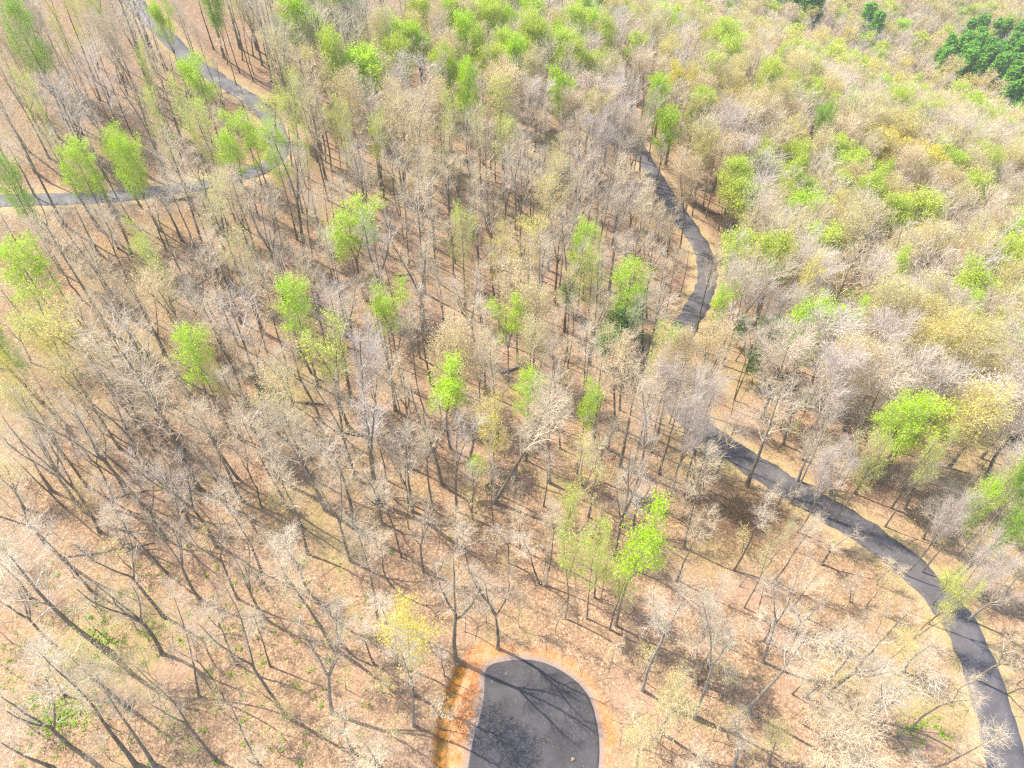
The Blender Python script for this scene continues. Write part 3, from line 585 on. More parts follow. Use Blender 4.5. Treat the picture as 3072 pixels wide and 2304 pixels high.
# --- trees noted by the foot and the tip of the trunk: tile bx by tx ty crown-radius code
STEMS = """7 720 920 -60 120 4.2 B;7 1060 680 600 100 3.4 B;7 1050 920 640 300 3.2 B;7 1290 1200 1090 440 1.6 K;7 1470 1240 1140 760 1.4 K;7 1860 1330 1330 520 3.0 N;
7 2160 880 1780 280 2.8 N;7 1700 400 1380 -160 2.2 K;7 600 520 180 60 2.0 K;7 880 1640 200 860 2.6 K;7 1000 1640 560 960 2.2 B;7 1390 1600 960 1060 2.6 N;7 560 1590 -80 1080 3.2 B;
7 340 1655 -80 1440 2.4 B;7 2150 1300 2100 640 2.6 A;7 1750 1000 1630 620 1.3 K;7 1260 105 1080 -260 3.0 B;7 1070 170 800 -260 2.4 B;7 2100 600 1800 120 2.4 K;7 1540 560 1290 -40 2.4 B;
7 1720 690 1420 140 2.4 N;7 1860 460 1670 100 1.3 S;7 1290 560 960 -80 2.6 B;7 200 560 -30 300 2.2 K;7 420 1190 260 760 1.6 K;7 1530 980 1340 560 1.6 K;
4 1190 1270 640 380 4.4 B;4 1700 860 1620 380 2.6 B;4 1530 710 1180 60 2.8 B;4 1580 970 1300 280 2.4 S;4 2090 1080 1760 440 2.8 B;4 1560 1580 1230 940 2.8 N;4 940 1640 230 820 3.4 B;
4 1490 1655 1270 1200 2.4 B;4 550 1655 20 960 3.2 B;4 2110 1640 1760 960 3.4 A;4 650 680 440 320 2.2 K;4 1550 1170 1420 760 1.6 K;4 740 1640 540 1160 2.0 K;4 1310 260 1140 -120 2.6 B;
4 1400 420 1200 0 2.4 B;4 1140 480 980 100 2.6 N;4 900 620 640 160 2.6 B;4 1060 640 900 240 2.2 N;4 420 660 180 380 2.0 K;4 200 690 40 360 2.2 B;4 1240 900 1110 620 1.8 S;4 1100 1130 860 640 2.6 N;
4 960 1420 700 960 2.6 B;4 820 1560 480 1000 2.6 N;4 330 1520 60 1080 2.6 B;4 1340 1160 1150 740 2.2 B;4 1900 960 1720 560 2.4 N;4 2020 760 1880 380 2.2 S;4 1680 340 1560 -60 2.4 B;4 1900 200 1780 -160 2.4 B;4 2080 330 1960 -60 2.2 N;4 160 1640 30 1340 2.8 O;4 1180 1650 960 1140 2.4 N;
5 240 1610 90 620 4.4 L;5 510 660 440 160 2.2 B;5 530 470 480 20 2.0 K;5 660 430 620 -40 2.4 B;5 1230 820 1260 420 2.6 B;5 1250 800 1420 520 2.8 A;5 930 900 890 260 2.4 K;5 820 1350 850 900 3.0 B;
5 990 1600 1440 860 3.2 N;5 750 1655 740 960 3.0 L;5 1650 1450 1750 1000 2.8 B;5 1440 830 1490 520 2.0 S;5 840 1655 840 1330 1.4 K;5 1310 1620 1330 1260 1.4 K;5 1560 1490 1570 1200 1.8 S;5 460 1655 420 1080 2.8 B;
5 600 1655 500 1060 2.4 N;5 990 260 960 -60 2.0 K;5 1070 230 1090 -120 2.0 S;5 730 130 710 -260 2.2 S;5 1160 160 1190 -200 2.2 B;5 430 1600 380 1250 2.0 B;5 1120 1430 1260 1080 2.2 A;5 290 1450 210 1050 1.6 K;5 1730 1260 1800 960 2.0 B;5 2080 1640 2210 1400 2.0 A;5 1420 1250 1450 900 1.6 S;
6 510 890 620 480 2.8 A;6 650 1230 800 700 2.6 B;6 640 1140 750 800 2.2 K;6 880 990 1010 600 3.2 L;6 1060 870 1200 600 2.4 B;6 1115 1110 1210 880 2.6 B;6 1510 1200 1740 860 3.0 B;6 210 1430 400 980 2.4 B;
6 120 1540 190 1230 1.4 K;6 1260 480 1620 270 3.4 B;6 1240 440 1380 190 2.4 B;6 1650 1640 1760 1480 1.8 K;6 1440 1640 1660 1300 2.4 B;6 1350 1640 1590 1340 2.2 N;6 590 1650 710 1430 2.0 A;6 1960 1180 2180 920 2.6 B;
6 500 1160 550 1020 1.0 K;6 700 650 830 430 1.8 S;6 740 1460 870 1180 2.8 A;6 960 1560 940 1280 2.8 A;6 1700 1650 1950 1400 2.6 N;6 860 350 990 60 2.2 N;6 1180 390 1330 90 2.0 S;6 1060 260 1160 20 2.2 N;6 1880 1640 2090 1420 2.4 O;6 340 680 450 480 2.0 K;
3 270 1590 330 1080 2.6 g;3 310 1540 400 1060 2.6 g;3 430 1600 520 1200 3.0 N;3 230 1500 300 1140 2.4 U;3 180 1140 260 780 2.8 L;3 120 1040 190 700 2.6 B;3 470 1470 560 1120 2.6 B;3 590 1420 640 1080 2.2 A;3 820 1360 850 1080 2.0 B;3 130 1340 170 1090 2.2 N;3 60 1420 90 1180 1.8 N;
8 740 950 735 180 3.4 B;8 1015 885 960 210 2.8 B;8 470 1385 350 800 2.0 A;8 1950 1155 2200 560 3.2 A;8 1325 475 1375 -60 1.6 S;8 1285 465 1160 140 1.6 K;8 355 985 240 540 2.0 K;8 235 700 60 0 2.2 B;8 35 890 -60 560 1.8 K;
8 75 1560 -60 1240 2.6 B;8 215 990 110 700 1.6 K;8 460 1180 420 600 2.8 Y;8 1780 735 1990 -80 2.7 V;8 1740 760 1880 260 1.8 g;8 1640 555 1700 60 1.7 g;8 1590 690 1640 200 1.5 g;8 1450 690 1500 60 1.7 g;8 535 390 480 -120 2.2 B;8 265 75 220 -260 2.4 B;
8 830 390 790 80 1.6 K;8 800 780 810 520 .9 K;8 670 1060 640 880 1.0 K;8 1895 105 1960 -240 3.0 L;8 1530 690 1535 480 .8 K;8 1310 400 1330 190 .9 K;8 1680 560 1730 330 1.1 g;8 1080 330 1080 60 2.0 L;8 1160 240 1160 -20 1.4 S;8 750 230 740 -60 1.8 N;8 440 110 410 -120 1.4 K;8 330 480 230 110 1.6 S;8 1910 1659 1960 1400 2.2 O;8 2080 740 2020 500 1.6 S;
9 75 1320 360 540 2.8 A;9 880 1455 1560 1000 3.0 A;9 1180 1360 1480 1140 2.4 B;9 920 1190 1460 780 3.0 B;9 780 1190 1160 800 2.6 A;9 400 1290 860 720 2.8 A;9 710 1180 840 980 1.2 K;9 520 970 710 380 2.8 A;
9 525 840 600 600 1.8 K;9 80 1100 270 720 2.4 N;9 1550 180 1680 -80 2.0 B;9 900 340 1040 120 2.2 N;9 480 690 540 420 1.2 K;9 20 1050 120 760 1.8 S;9 150 1090 170 560 1.6 K;9 1100 590 1150 400 .9 K;9 1700 440 1960 130 2.8 A;9 1850 700 2230 420 2.0 A;9 1900 1090 2260 860 2.6 N;9 720 830 830 580 2.2 B;9 1430 1040 1640 850 2.0 B;
9 1000 880 1160 640 2.0 N;9 1260 470 1380 330 1.6 S;9 700 640 900 380 2.2 N;9 250 1180 320 1000 1.2 A;9 330 1640 420 1320 2.2 A;9 560 1640 640 1420 1.8 O;9 1080 580 1060 460 1.2 A;9 1620 600 1800 380 1.5 g;9 1500 820 1750 660 1.4 U;9 2000 620 2200 470 2.2 A;9 1280 1000 1530 790 1.8 U;
1 560 960 290 380 2.6 B;1 130 660 -60 260 2.8 B;1 210 750 60 430 2.0 B;1 280 560 160 120 2.4 B;1 1370 990 1230 660 2.4 B;1 1790 915 1790 620 3.4 g;1 530 870 420 560 2.8 B;1 570 1010 330 480 3.0 B;1 330 610 240 240 2.6 D;1 980 600 880 260 2.2 B;1 1210 640 1160 380 2.2 B;1 830 620 740 330 2.2 N;1 640 440 560 160 2.2 B;1 1060 640 1020 380 1.8 S;1 270 860 60 480 2.6 B;
1 230 1280 30 900 2.4 K;1 1020 990 930 720 2.0 B;1 870 900 760 620 2.6 N;1 650 650 540 350 2.2 B;1 1350 1320 1290 940 2.6 B;1 780 540 700 260 2.2 B;1 1570 390 1540 120 2.6 B;1 1480 440 1440 240 1.8 S;1 1640 360 1610 150 2.2 B;1 2060 1060 1990 700 2.4 B;1 1590 800 1540 560 2.0 K;1 2110 1050 2070 640 2.2 B;1 1900 1110 1860 720 2.2 B;1 440 700 380 340 2.2 B;1 1140 570 1080 300 2.0 B;1 90 540 -40 180 2.4 B;1 1430 600 1400 360 1.6 S;
1 1340 1360 1050 960 2.6 B;1 640 1640 470 1280 2.8 B;1 400 1640 180 1240 3.0 B;1 850 1640 700 1240 2.8 B;1 1180 1560 1010 1200 2.6 B;1 1580 1480 1500 1130 2.4 N;1 1680 1420 1590 1080 2.4 B;1 1830 1600 1740 1230 2.4 N;1 1470 1640 1340 1260 2.6 B;1 1960 1380 1900 1040 2.4 N;1 150 1640 -20 1330 2.6 B;1 2080 1560 2010 1200 2.6 B
2 420 1340 400 560 3.4 T;2 530 1480 500 700 3.0 T;2 140 1380 130 900 2.6 N;2 770 1390 760 980 2.2 S;2 970 1120 960 680 2.6 T;2 1080 1050 1110 640 2.4 T;2 1200 1260 1190 820 2.4 L;2 1340 1410 1420 1000 2.4 B;2 1530 1360 1570 980 2.2 B;2 1640 1540 1680 1080 2.2 B;2 1700 1370 1840 860 3.0 B;2 1220 1440 1250 1080 2.6 L;2 1060 1390 1200 1040 2.6 A;2 1640 1270 1660 860 2.4 B;2 1810 1230 1840 880 2.4 L;2 950 1270 930 880 2.0 S;2 650 1060 640 720 2.2 N;2 300 1650 310 1250 2.6 B;2 1440 1200 1460 780 2.4 B;2 690 1350 680 980 2.4 B;2 860 1560 850 1160 2.2 N;2 1480 1080 1500 720 2.4 L;2 1900 1080 1940 760 2.4 L;2 1960 1500 2000 1160 2.0 B;2 2110 1640 2170 1360 2.0 N;2 370 1010 330 640 2.6 T;2 40 1080 30 700 2.4 N;2 1000 1180 1010 780 2.4 L;2 1280 1330 1300 930 2.4 L"""
for it in STEMS.replace("\n", ";").split(";"):
    if not it.strip(): continue
    a = it.split(); t, bx, by, tx, ty, r = int(a[0]), *map(float, a[1:6]); code = a[6]
    b = hit(*S(t, bx, by)); b[2] = tz(b[0], b[1]); d = ray(*S(t, tx, ty))
    # the point on the sight line to the tip that stands most upright over the foot
    w = CAMP - b; dh = d.copy(); dh[2] = 0
    s = -(w[0] * d[0] + w[1] * d[1]) / (d[0] ** 2 + d[1] ** 2); p = CAMP + d * s
    h = p[2] - b[2]
    r *= .85; hc = min(max(h, 5.0), 25.0)
    if abs(hc - h) > .01: s = (b[2] + hc - CAMP[2]) / d[2]; p = CAMP + d * s
    off = p[:2] - b[:2]; L = np.hypot(*off); mx = hc * .3
    if L > mx: p[:2] = b[:2] + off * mx / L
    put(code, b, p, r); taken.append((b[0], b[1], 2.4))

# --- the rest of the wood
clear = []            # open pieces of road and turnaround that no crown may hide
def vis(i0, i1, rd):
    for q in rd[i0:i1]: clear.append(np.append(q[:2], q[2]))
for k, rd in enumerate(ROADS):
    u, v, _ = project(rd); u /= K22; v /= K22
    for q, a, b in zip(rd, u, v):
        if k == 0 and (400 < b < 725 or 945 < b or 300 < b <= 400): clear.append(q)
        if k == 1 and ((60 < b < 250 and a < 600) or (b > 395 and a < 330)): clear.append(q)
for q in TURN[::3]: clear.append(np.array([q[0], q[1], 0]))
CU, CV, CZ = project(np.array(clear))
GC = np.array([t['cen'] for t in TREES if t['gk'] in ('leafing_tree', 'pine_tree', 'evergreen_tree')]); GU, GV, GZ = project(GC)
def covers(x, y, z, h, r):
    u, v, dz = project(np.array([x, y, z + h * .72]))
    m = CZ > dz - 6
    if np.any(((GU - u) ** 2 + (GV - v) ** 2 < (r * .85 * F / dz) ** 2) & (GZ > dz + 1)): return True
    for hf in (.5, .9):
        u1, v1, d1 = project(np.array([x, y, z + h * hf]))
        if np.any(((CU - u1) ** 2 + (CV - v1) ** 2 < (r * .9 * F / d1) ** 2) & m): return True
    return np.any(((CU - u) ** 2 + ((CV - v) / 1.2) ** 2 < (r * 1.12 * F / dz) ** 2) & m)
taken_a = np.array(taken)
fill = []; tries = 0
while tries < 70000 and len(fill) < 4200:
    tries += 1
    y = 8 + 420 * RNG.random() ** 1.1; x = RNG.uniform(-1, 1) * (60 + y * .85)
    z = float(T0(x, y)); u, v, dz = project(np.array([x, y, z])); cu, cv, _ = project(np.array([x, y, z + 15])); u /= K22; v /= K22; cu /= K22; cv /= K22
    if cu < -60 or cu > 2272 or cv < -70 or v > 1720 or dz < 20: continue
    # spacing by part of the wood
    if v > 1250: sp = 7.4 if u < 1000 else 8.0
    elif v > 800: sp = 4.1
    elif v > 330: sp = 3.5
    else: sp = 4.7 + .5 * float(u > 1250)
    if u > 1500 and 1050 < v < 1300 and u < 1750: sp = 9
    if v < 430 and u < 800: sp = 3.2
    elif 430 <= v < 1150 and u < 650: sp = 3.2
    if 1400 < u < 2150 and v > 1180: sp = 5.2
    if dz > 260: sp = 5.5
    d2 = (taken_a[:, 0] - x) ** 2 + (taken_a[:, 1] - y) ** 2
    if np.any(d2 < ((sp + taken_a[:, 2]) / 2) ** 2): continue
    if min(seg_dist([x], [y], rd[:, :2])[0][0] for rd in ROADS) < 3.6: continue
    if y < 45 and (inside([x], [y], CLAY)[0] or seg_dist([x], [y], CLAY, True)[0][0] < 2): continue
    if v > 1480 and 900 < u < 1420: continue
    right = sstep(1250, 1700, u - (v - 300) * .1) if v < 1000 else sstep(1400, 2000, u)
    farr = sstep(420, 120, v)
    op = (1 - right) * (1 - farr)          # open stand of tall slender stems
    w = {'B': .35 + .35 * op, 'L': .15 + .4 * farr + .42 * right, 'N': .25 + .15 * farr + .25 * right, 'S': .9 * op, 'K': .8 * op,
         'T': .05 + .22 * farr + .22 * right, 'U': .07 + .14 * farr + .40 * right, 'O': .10 + .15 * farr + .25 * right, 'g': .06 + .34 * farr + .27 * right,
         'G': .01 + .10 * farr + .06 * right, 'W': .03 * right, 'A': .06 + .06 * right}
    if v < 170 and u > 1350: w['U'] *= .5; w['g'] *= .6; w['L'] *= 1.6; w['O'] *= 1.8; w['B'] = .4
    if 1400 < u < 2150 and v > 1180: w = {'S': .8, 'A': .35, 'N': .3, 'U': .12, 'O': .08, 'K': .2}
    if u < 900 and v < 700: w['T'] = .05; w['U'] = .02; w['L'] = .1; w['G'] = .03; w['g'] = .05; w['K'] = 1.3; w['B'] = .9
    codes = list(w); pr_ = np.array([w[c] for c in codes]); code = codes[RNG.choice(len(codes), p=pr_ / pr_.sum())]
    h = RNG.uniform(16.5, 22); full = max(right, farr); r = RNG.uniform(2.1, 3.1) * (1 + .42 * full) if code not in 'SK' else RNG.uniform(1.2, 1.9)
    if v > 1250: r *= .8; h *= .9
    if code in 'SK': h *= RNG.uniform(.72, 1)
    zz = tz(x, y)
    if covers(x, y, zz, h, r): continue
    fill.append((dz, x, y, zz, h, r, code, u, v, full)); taken_a = np.vstack([taken_a, [x, y, sp * (.7 if code in 'SK' else 1)]])
fill.sort(); cnt = {}
for t in TREES: cnt[t['name']] = cnt.get(t['name'], 0) + 1
rest = []
for dz, x, y, z, h, r, code, u, v, full in fill:
    nm = LOOKS[code][0]
    if cnt.get(nm, 0) >= 300 or dz > 240: rest.append((x, y, z, h, r, code)); continue
    cnt[nm] = cnt.get(nm, 0) + 1
    put(code, (x, y, z), (x + RNG.normal(0, .7), y + RNG.normal(0, .7), z + h), r, full > .35)
print("trees", cnt, "fill", len(fill), "rest", len(rest))
# far woodland that reads as one mass
if rest:
    acc = Mesh(); mk = ['bark', 'bark_dark', 'bark_pale', 'twig_grey', 'twig_lavender', 'twig_tan', 'bud_tan', 'bud_yellow', 'bud_olive', 'leaf_pale', 'leaf_lime', 'blossom', 'twig_pale']
    for x, y, z, h, r, code in rest:
        mats = LOOKS[code][2][0]; fam = 'slim' if code in 'SK' else 'bare' if len(mats) == 2 else ('leaf' if code in 'gGW' else 'bud')
        pr = LOW[fam][RNG.integers(len(LOW[fam]))]; a = RNG.uniform(0, 6.28); ca, sa = math.cos(a), math.sin(a)
        sx = r / pr['R']; sz = h / pr['H']
        for part in ('trunk', 'crown'):
            V, q, mi = pr[part]; W = np.column_stack([(V[:, 0] * ca - V[:, 1] * sa) * sx + x, (V[:, 0] * sa + V[:, 1] * ca) * sx + y, V[:, 2] * sz + z])
            ids = np.array([mk.index(m) if m in mk else 0 for m in ((mats[0],) if part == 'trunk' else mats[1:])])
            acc.V.append(W); acc.Q.append(q + acc.n); acc.mi.append(ids[mi]); acc.n += len(W)
    V, q, mi = acc.arrays()
    tag(link(bpy.data.objects.new("woodland", quads_mesh("woodland", V, q, [M[k] for k in mk], mi))), "far woodland of bare and budding trees closing the slope", "woodland", kind="stuff")

# --- saplings
ns = 0; tries = 0; sap = []
while ns < 285 and tries < 15000:
    tries += 1
    px, py = RNG.uniform(0, 2212), RNG.uniform(450, 1659)
    if 1000 < px < 1310 and py > 1380: continue
    p = hit(px * K22, py * K22); x, y = p[:2]
    if min(seg_dist([x], [y], rd[:, :2])[0][0] for rd in ROADS) < 3.2: continue
    if y < 45 and (inside([x], [y], CLAY)[0]): continue
    if any((x - a) ** 2 + (y - b) ** 2 < 9 for a, b in sap): continue
    h = RNG.uniform(4, 10.5); z = tz(x, y)
    if covers(x, y, z, h, 1.0): continue
    sap.append((x, y)); put('s', (x, y, z), (x + RNG.normal(0, .4), y + RNG.normal(0, .4), z + h), RNG.uniform(.8, 1.5)); ns += 1

# ------------------------------------------------------------------ fallen logs
LOGS = [(4, 690, 670, 920, 595, .13, 'pale'), (4, 1100, 300, 1440, 100, .12, 'dark'), (4, 940, 975, 1170, 965, .14, 'dark'), (4, 720, 1565, 1090, 1505, .09, 'dark'), (7, 440, 295, 1000, 205, .09, 'dark'),
        (5, 960, 110, 1250, 75, .1, 'dark'), (5, 0, 1140, 330, 1215, .13, 'dark'), (5, 1030, 760, 1170, 715, .2, 'pale'), (6, 1010, 985, 1260, 970, .14, 'pale'), (6, 650, 705, 930, 715, .09, 'dark'),
        (1, 1090, 1330, 1280, 1310, .2, 'dark'), (2, 330, 130, 420, 120, .1, 'dark'), (3, 80, 1350, 260, 1400, .12, 'dark'), (4, 1980, 960, 2140, 965, .08, 'dark'), (6, 1050, 1030, 1190, 965, .1, 'dark'), (5, 340, 130, 470, 120, .12, 'dark')]
for k, (t, x1, y1, x2, y2, r, tone) in enumerate(LOGS):
    a = hit(*S(t, x1, y1)); b = hit(*S(t, x2, y2)); n = 9
    xs = np.linspace(a[0], b[0], n) + RNG.normal(0, .08, n); ys = np.linspace(a[1], b[1], n) + RNG.normal(0, .08, n)
    r *= 1.35; zs = terrain(xs, ys) + r * .6 + RNG.uniform(0, .08, n)
    m = Mesh(); P = np.column_stack([xs, ys, zs])[None]; Rr = (r * np.linspace(1.1, .5, n))[None]; m.add(tubes(P, Rr, 7))
    V, q, mi = m.arrays()
    root = bpy.data.objects.new("fallen_log", quads_mesh("fallen_log", V, q, [M['bark_pale' if tone == 'pale' else 'bark_dark']], smooth=True)); link(root)
    PB, RB = grow(RNG, P, Rr, 4, .55, 1., .7, 1.5, 4, 0., .1, .45, .02)
    for j in range(4):
        V, q = tubes(PB[j:j + 1], RB[j:j + 1], 4)
        link(bpy.data.objects.new("branch", quads_mesh("branch", V, q, [M['bark_pale' if tone == 'pale' else 'bark_dark']])), root)
    u, v, _ = project(P[0][n // 2])
    tag(root, f"{tone} fallen log on the leaf litter, {u/30.72:.0f} percent across and {v/23.04:.0f} percent down", "log", "fallen logs on the woodland floor")

# ------------------------------------------------------------------ undergrowth, stones
acc = Mesh()
NU = 2600
px = RNG.uniform(0, 2212, NU); py = RNG.uniform(420, 1690, NU)
pts = []
for a, b in zip(px, py):
    if 990 < a < 1320 and b > 1390: continue
    p = hit(a * K22, b * K22); pts.append(p)
pts = np.array(pts); d = np.minimum(*[seg_dist(pts[:, 0], pts[:, 1], rd[:, :2])[0] for rd in ROADS]); pts = pts[d > 2.8]
pts[:, 2] = terrain(pts[:, 0], pts[:, 1])
n = len(pts); h = RNG.uniform(.7, 2.6, n)
P = np.stack([pts, pts + np.column_stack([RNG.normal(0, .15, (n, 2)), h * .5]), pts + np.column_stack([RNG.normal(0, .35, (n, 2)), h])], 1)
Rr = np.tile(np.array([.016, .012, .006]), (n, 1)); acc.add(tubes(P, Rr, 3), 0)
P2, R2 = grow(RNG, P, Rr, 5, .3, 1., .7, .6, 3, .05, .15, .7, .006); acc.add(tubes(P2, R2, 3), 0)
tip = P2[:, -1][RNG.random(len(P2)) < .35]; acc.add(leaf_quads(RNG, tip, .14), 1)
# dead brush thicket beside the lane
bp = []
for _ in range(950):
    a, b = RNG.normal(1600, 70), RNG.normal(1120, 50); bp.append(hit(a * K22, b * K22))
bp = np.array(bp); d = np.minimum(*[seg_dist(bp[:, 0], bp[:, 1], rd[:, :2])[0] for rd in ROADS]); bp = bp[d > 3]; n = len(bp); h = RNG.uniform(.8, 2.4, n)
P = np.stack([bp, bp + np.column_stack([RNG.normal(0, .2, (n, 2)), h * .5]), bp + np.column_stack([RNG.normal(0, .5, (n, 2)), h])], 1)
Rr = np.tile(np.array([.02, .014, .008]), (n, 1)); acc.add(tubes(P, Rr, 3), 2); P2, R2 = grow(RNG, P, Rr, 7, .15, 1., .7, .7, 3, .05, .2, .7, .007); acc.add(tubes(P2, R2, 3), 2)
# green sprouts through the litter
gp = []
for _ in range(330): gp.append(hit(*S(7, RNG.uniform(0, 2400), RNG.uniform(300, 1650))))
for _ in range(160): gp.append(hit(RNG.uniform(0, 3072), RNG.uniform(900, 1700)))
for cx, cy, sx, sy, k in [(430, 1290, 130, 80, 120), (650, 840, 60, 60, 40), (300, 1400, 80, 90, 60), (980, 760, 60, 40, 12)]:
    for _ in range(k): gp.append(hit(*S(7, RNG.normal(cx, sx), RNG.normal(cy, sy))))
for _ in range(40): gp.append(hit(*S(9, RNG.normal(1550, 90), RNG.normal(1400, 70))))
gp = np.array(gp); d = np.minimum(*[seg_dist(gp[:, 0], gp[:, 1], rd[:, :2])[0] for rd in ROADS])
gp = gp[(d > 2.6) & ~inside(gp[:, 0], gp[:, 1], CLAY)]; gp[:, 2] = terrain(gp[:, 0], gp[:, 1])
rep = RNG.integers(3, 16, len(gp)); cc = np.repeat(gp, rep, axis=0); cc = cc + RNG.normal(0, .17, cc.shape) * np.array([1, 1, .5]) + np.array([0, 0, .15])
acc.add(leaf_quads(RNG, cc, .17, .8), 3)
V, q, mi = acc.arrays()
tag(link(bpy.data.objects.new("undergrowth", quads_mesh("undergrowth", V, q, [M['twig_tan'], M['bud_yellow'], twig_mat("dead_brush", (.33, .22, .12)), M['leaf_green']], mi))),
    "thin brush and green sprouts scattered over the leaf litter", "undergrowth", kind="stuff")
# dropped twigs and leaves lying on the litter
n = 5200; a = RNG.uniform(-50, 2260, n); b = RNG.uniform(500, 1690, n); lp = np.array([hit(x * K22, y * K22) for x, y in zip(a[:1300], b[:1300])])
d = np.minimum(*[seg_dist(lp[:, 0], lp[:, 1], rd[:, :2])[0] for rd in ROADS]); lp = lp[(d > 2.3) & ~inside(lp[:, 0], lp[:, 1], CLAY)]
lp[:, 2] = terrain(lp[:, 0], lp[:, 1]) + .05; n = len(lp); ang = RNG.uniform(0, 6.28, n); L = RNG.uniform(.3, 1.6, n)
e = np.column_stack([np.cos(ang) * L, np.sin(ang) * L, np.zeros(n)])
P = np.stack([lp - e, lp + np.column_stack([RNG.normal(0, .2, (n, 2)), RNG.uniform(0, .12, n)]), lp + e], 1)
P[:, 0, 2] = terrain(P[:, 0, 0], P[:, 0, 1]) + .03; P[:, 2, 2] = terrain(P[:, 2, 0], P[:, 2, 1]) + .03
m = Mesh(); m.add(tubes(P, np.tile(np.array([.02, .017, .008]), (n, 1)), 3)); V, q, mi = m.arrays()
tag(link(bpy.data.objects.new("litter", quads_mesh("litter", V, q, [M['bark']]))), "dropped twigs lying on the leaf litter", "twigs", kind="stuff")

def rock_mesh(seed, s, mat):
    r = np.random.default_rng(seed); nu, nv = 9, 5; V = []
    for j in range(nv + 1):
        th = math.pi * j / nv
        for i in range(nu):
            ph = 2 * math.pi * i / nu; k = 1 + .28 * math.sin(3 * ph + seed) * math.sin(th) + r.normal(0, .08)
            V.append((math.sin(th) * math.cos(ph) * k * s, math.sin(th) * math.sin(ph) * k * s * .8, math.cos(th) * s * .5 * k))
    q = [(j * nu + i, j * nu + (i + 1) % nu, (j + 1) * nu + (i + 1) % nu, (j + 1) * nu + i) for j in range(nv) for i in range(nu)]
    return quads_mesh("rock", np.array(V), q, [mat])
stone, nt, b_ = new_mat("pale_stone"); P_ = nd(nt, "ShaderNodeNewGeometry").outputs["Position"]
nt.links.new(mixc(nt, noise(nt, P_, 5, 4).outputs[0], (.34, .26, .18), (.55, .48, .38)), b_.inputs[0])
rk = [rock_mesh(i, 1, stone) for i in range(4)]
def rock(t, x, y, s, label, group, lift=0, which=None):
    p = hit(*S(t, x, y)); o = bpy.data.objects.new("rock", rk[random.randrange(4) if which is None else which]); link(o)
    o.location = (p[0], p[1], tz(p[0], p[1]) + s * .2 + lift); o.scale = (s, s, s); o.rotation_euler = (0, 0, random.uniform(0, 6))
    tag(o, label, "rock", group)
tan, nt, b_ = new_mat("tan_stone"); nt.links.new(mixc(nt, noise(nt, nd(nt, "ShaderNodeNewGeometry").outputs["Position"], 6, 4).outputs[0], (.20, .14, .07), (.36, .26, .13)), b_.inputs[0])
rk.append(rock_mesh(9, 1, tan))
rock(8, 1500, 1605, .22, "small flat tan rock lying on the asphalt turnaround", None, .06, 4)
for i in range(20):
    a, b = RNG.normal(1045, 45), RNG.normal(1420, 40)
    rock(9, a, b, RNG.uniform(.08, .2), "pale stone in the white stone heap beside the leaning pale tree", "white stones heaped by the leaning pale tree")

# ------------------------------------------------------------------ labels
def place_words(t):
    u, v, _ = project(t['base']); cu, cv, _ = project(t['cen'])
    u, v = u / K22, v / K22; x, y = t['base'][:2]
    d = [seg_dist([x], [y], rd[:, :2])[0][0] for rd in ROADS]
    if v > 1330 and abs(u - 1160) < 260: w = "near the turnaround"
    elif d[0] < 8: w = "by the curving lane"
    elif d[1] < 8: w = "by the hairpin lane"
    elif v < 300 and u > 1700: w = "on the far slope"
    elif v < 330 and u > 700: w = "in the far canopy"
    elif x > np.interp(y, ROADS[0][::-1, 1], ROADS[0][::-1, 0]) and v < 1400: w = "beyond the curving lane"
    elif u < 650 and v < 430: w = "above the hairpin lane"
    elif v < 760: w = "between lanes"
    elif v > 1100 and u < 1000: w = "left of the turnaround"
    elif v > 1100: w = "right of the turnaround"
    else: w = "mid wood"
    return w, (u, v), (cu / K22, cv / K22)
used = {}
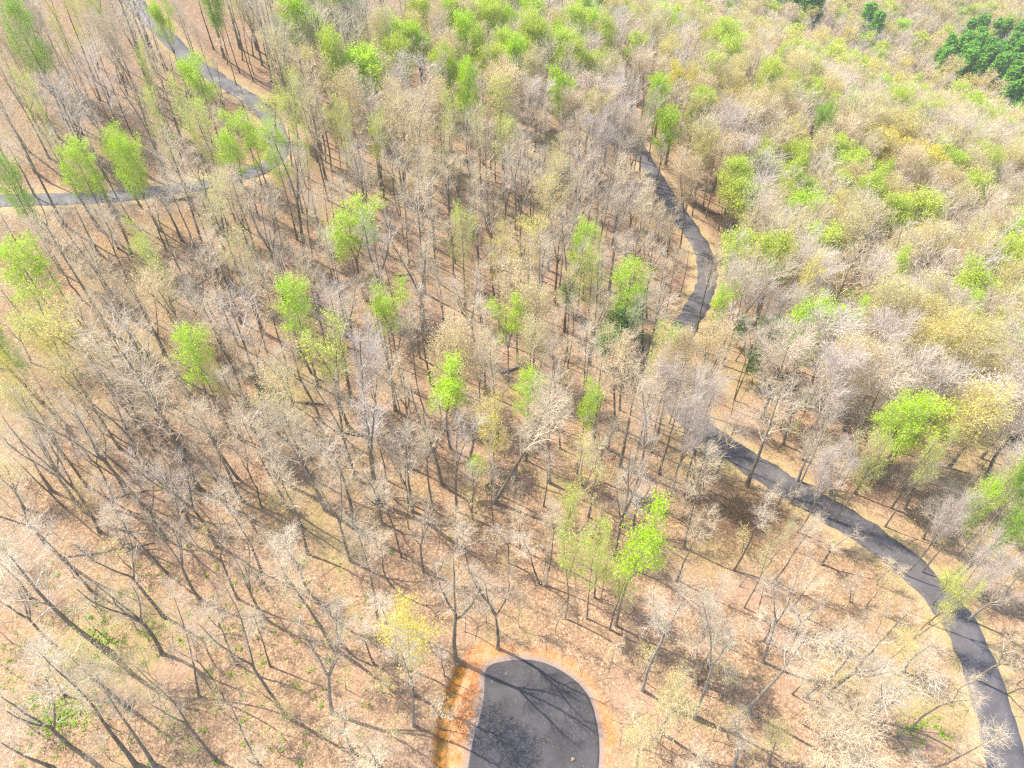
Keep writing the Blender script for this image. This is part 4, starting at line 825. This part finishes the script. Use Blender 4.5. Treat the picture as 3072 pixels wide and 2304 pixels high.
for t in TREES:
    w, (u, v), (cu, cv) = place_words(t); hgt = np.linalg.norm(t['top'] - t['base'])
    look = t['look']
    lean = np.hypot(*(t['top'] - t['base'])[:2]) / hgt
    if t['gk'] == 'sapling': look = ("tall " if hgt > 6.3 else "short ") + look
    elif lean > .2 and 'bare' in look: look = 'leaning ' + look
    elif t['gk'] in ('bare_tree', 'slender_tree') and t['R'] > 3.9: look = 'spreading ' + look
    elif t['gk'] in ('leafing_tree', 'budding_tree'): look = ('broad ' if t['R'] > 3.4 else 'small ' if t['R'] < 2.2 else '') + look
    foot = 0 < u < 2212 and 0 < v < 1659 and v > 430 and t['gk'] in ('bare_tree', 'slender_tree', 'sapling')
    a, b = (u, v) if foot else (min(max(cu, 5), 2207), min(max(cv, 5), 1654))
    for prec in (0, 1, 2):
        lab = f"{look} {w}, {'foot' if foot else 'crown'} {a/22.12:.{prec}f}% across, {b/16.59:.{prec}f}% down"
        if lab not in used: break
    used[lab] = 1
    tag(t['o'], lab, t['cat'], f"{t['name'].replace('_', ' ')}s {w}")

# ------------------------------------------------------------------ air: a thin spring haze over the valley
HAZE = 0.00022
bm_ = bpy.data.meshes.new("haze"); x0, x1, y0, y1, z0, z1 = -720, 720, -140, 1020, -160, 130
bm_.from_pydata([(x, y, z) for z in (z0, z1) for y in (y0, y1) for x in (x0, x1)], [], [(0, 2, 3, 1), (4, 5, 7, 6), (0, 1, 5, 4), (2, 6, 7, 3), (0, 4, 6, 2), (1, 3, 7, 5)])
hm = bpy.data.materials.new("haze_air"); hm.use_nodes = True; hm.node_tree.nodes.clear()
pv = hm.node_tree.nodes.new("ShaderNodeVolumePrincipled"); ho = hm.node_tree.nodes.new("ShaderNodeOutputMaterial")
pv.inputs["Color"].default_value = (1, .97, .93, 1); pv.inputs["Density"].default_value = HAZE
hm.node_tree.links.new(pv.outputs[0], ho.inputs["Volume"]); bm_.materials.append(hm)
tag(link(bpy.data.objects.new("haze", bm_)), "thin pale haze over the wooded valley", kind="stuff")
scn.cycles.volume_bounces = 0
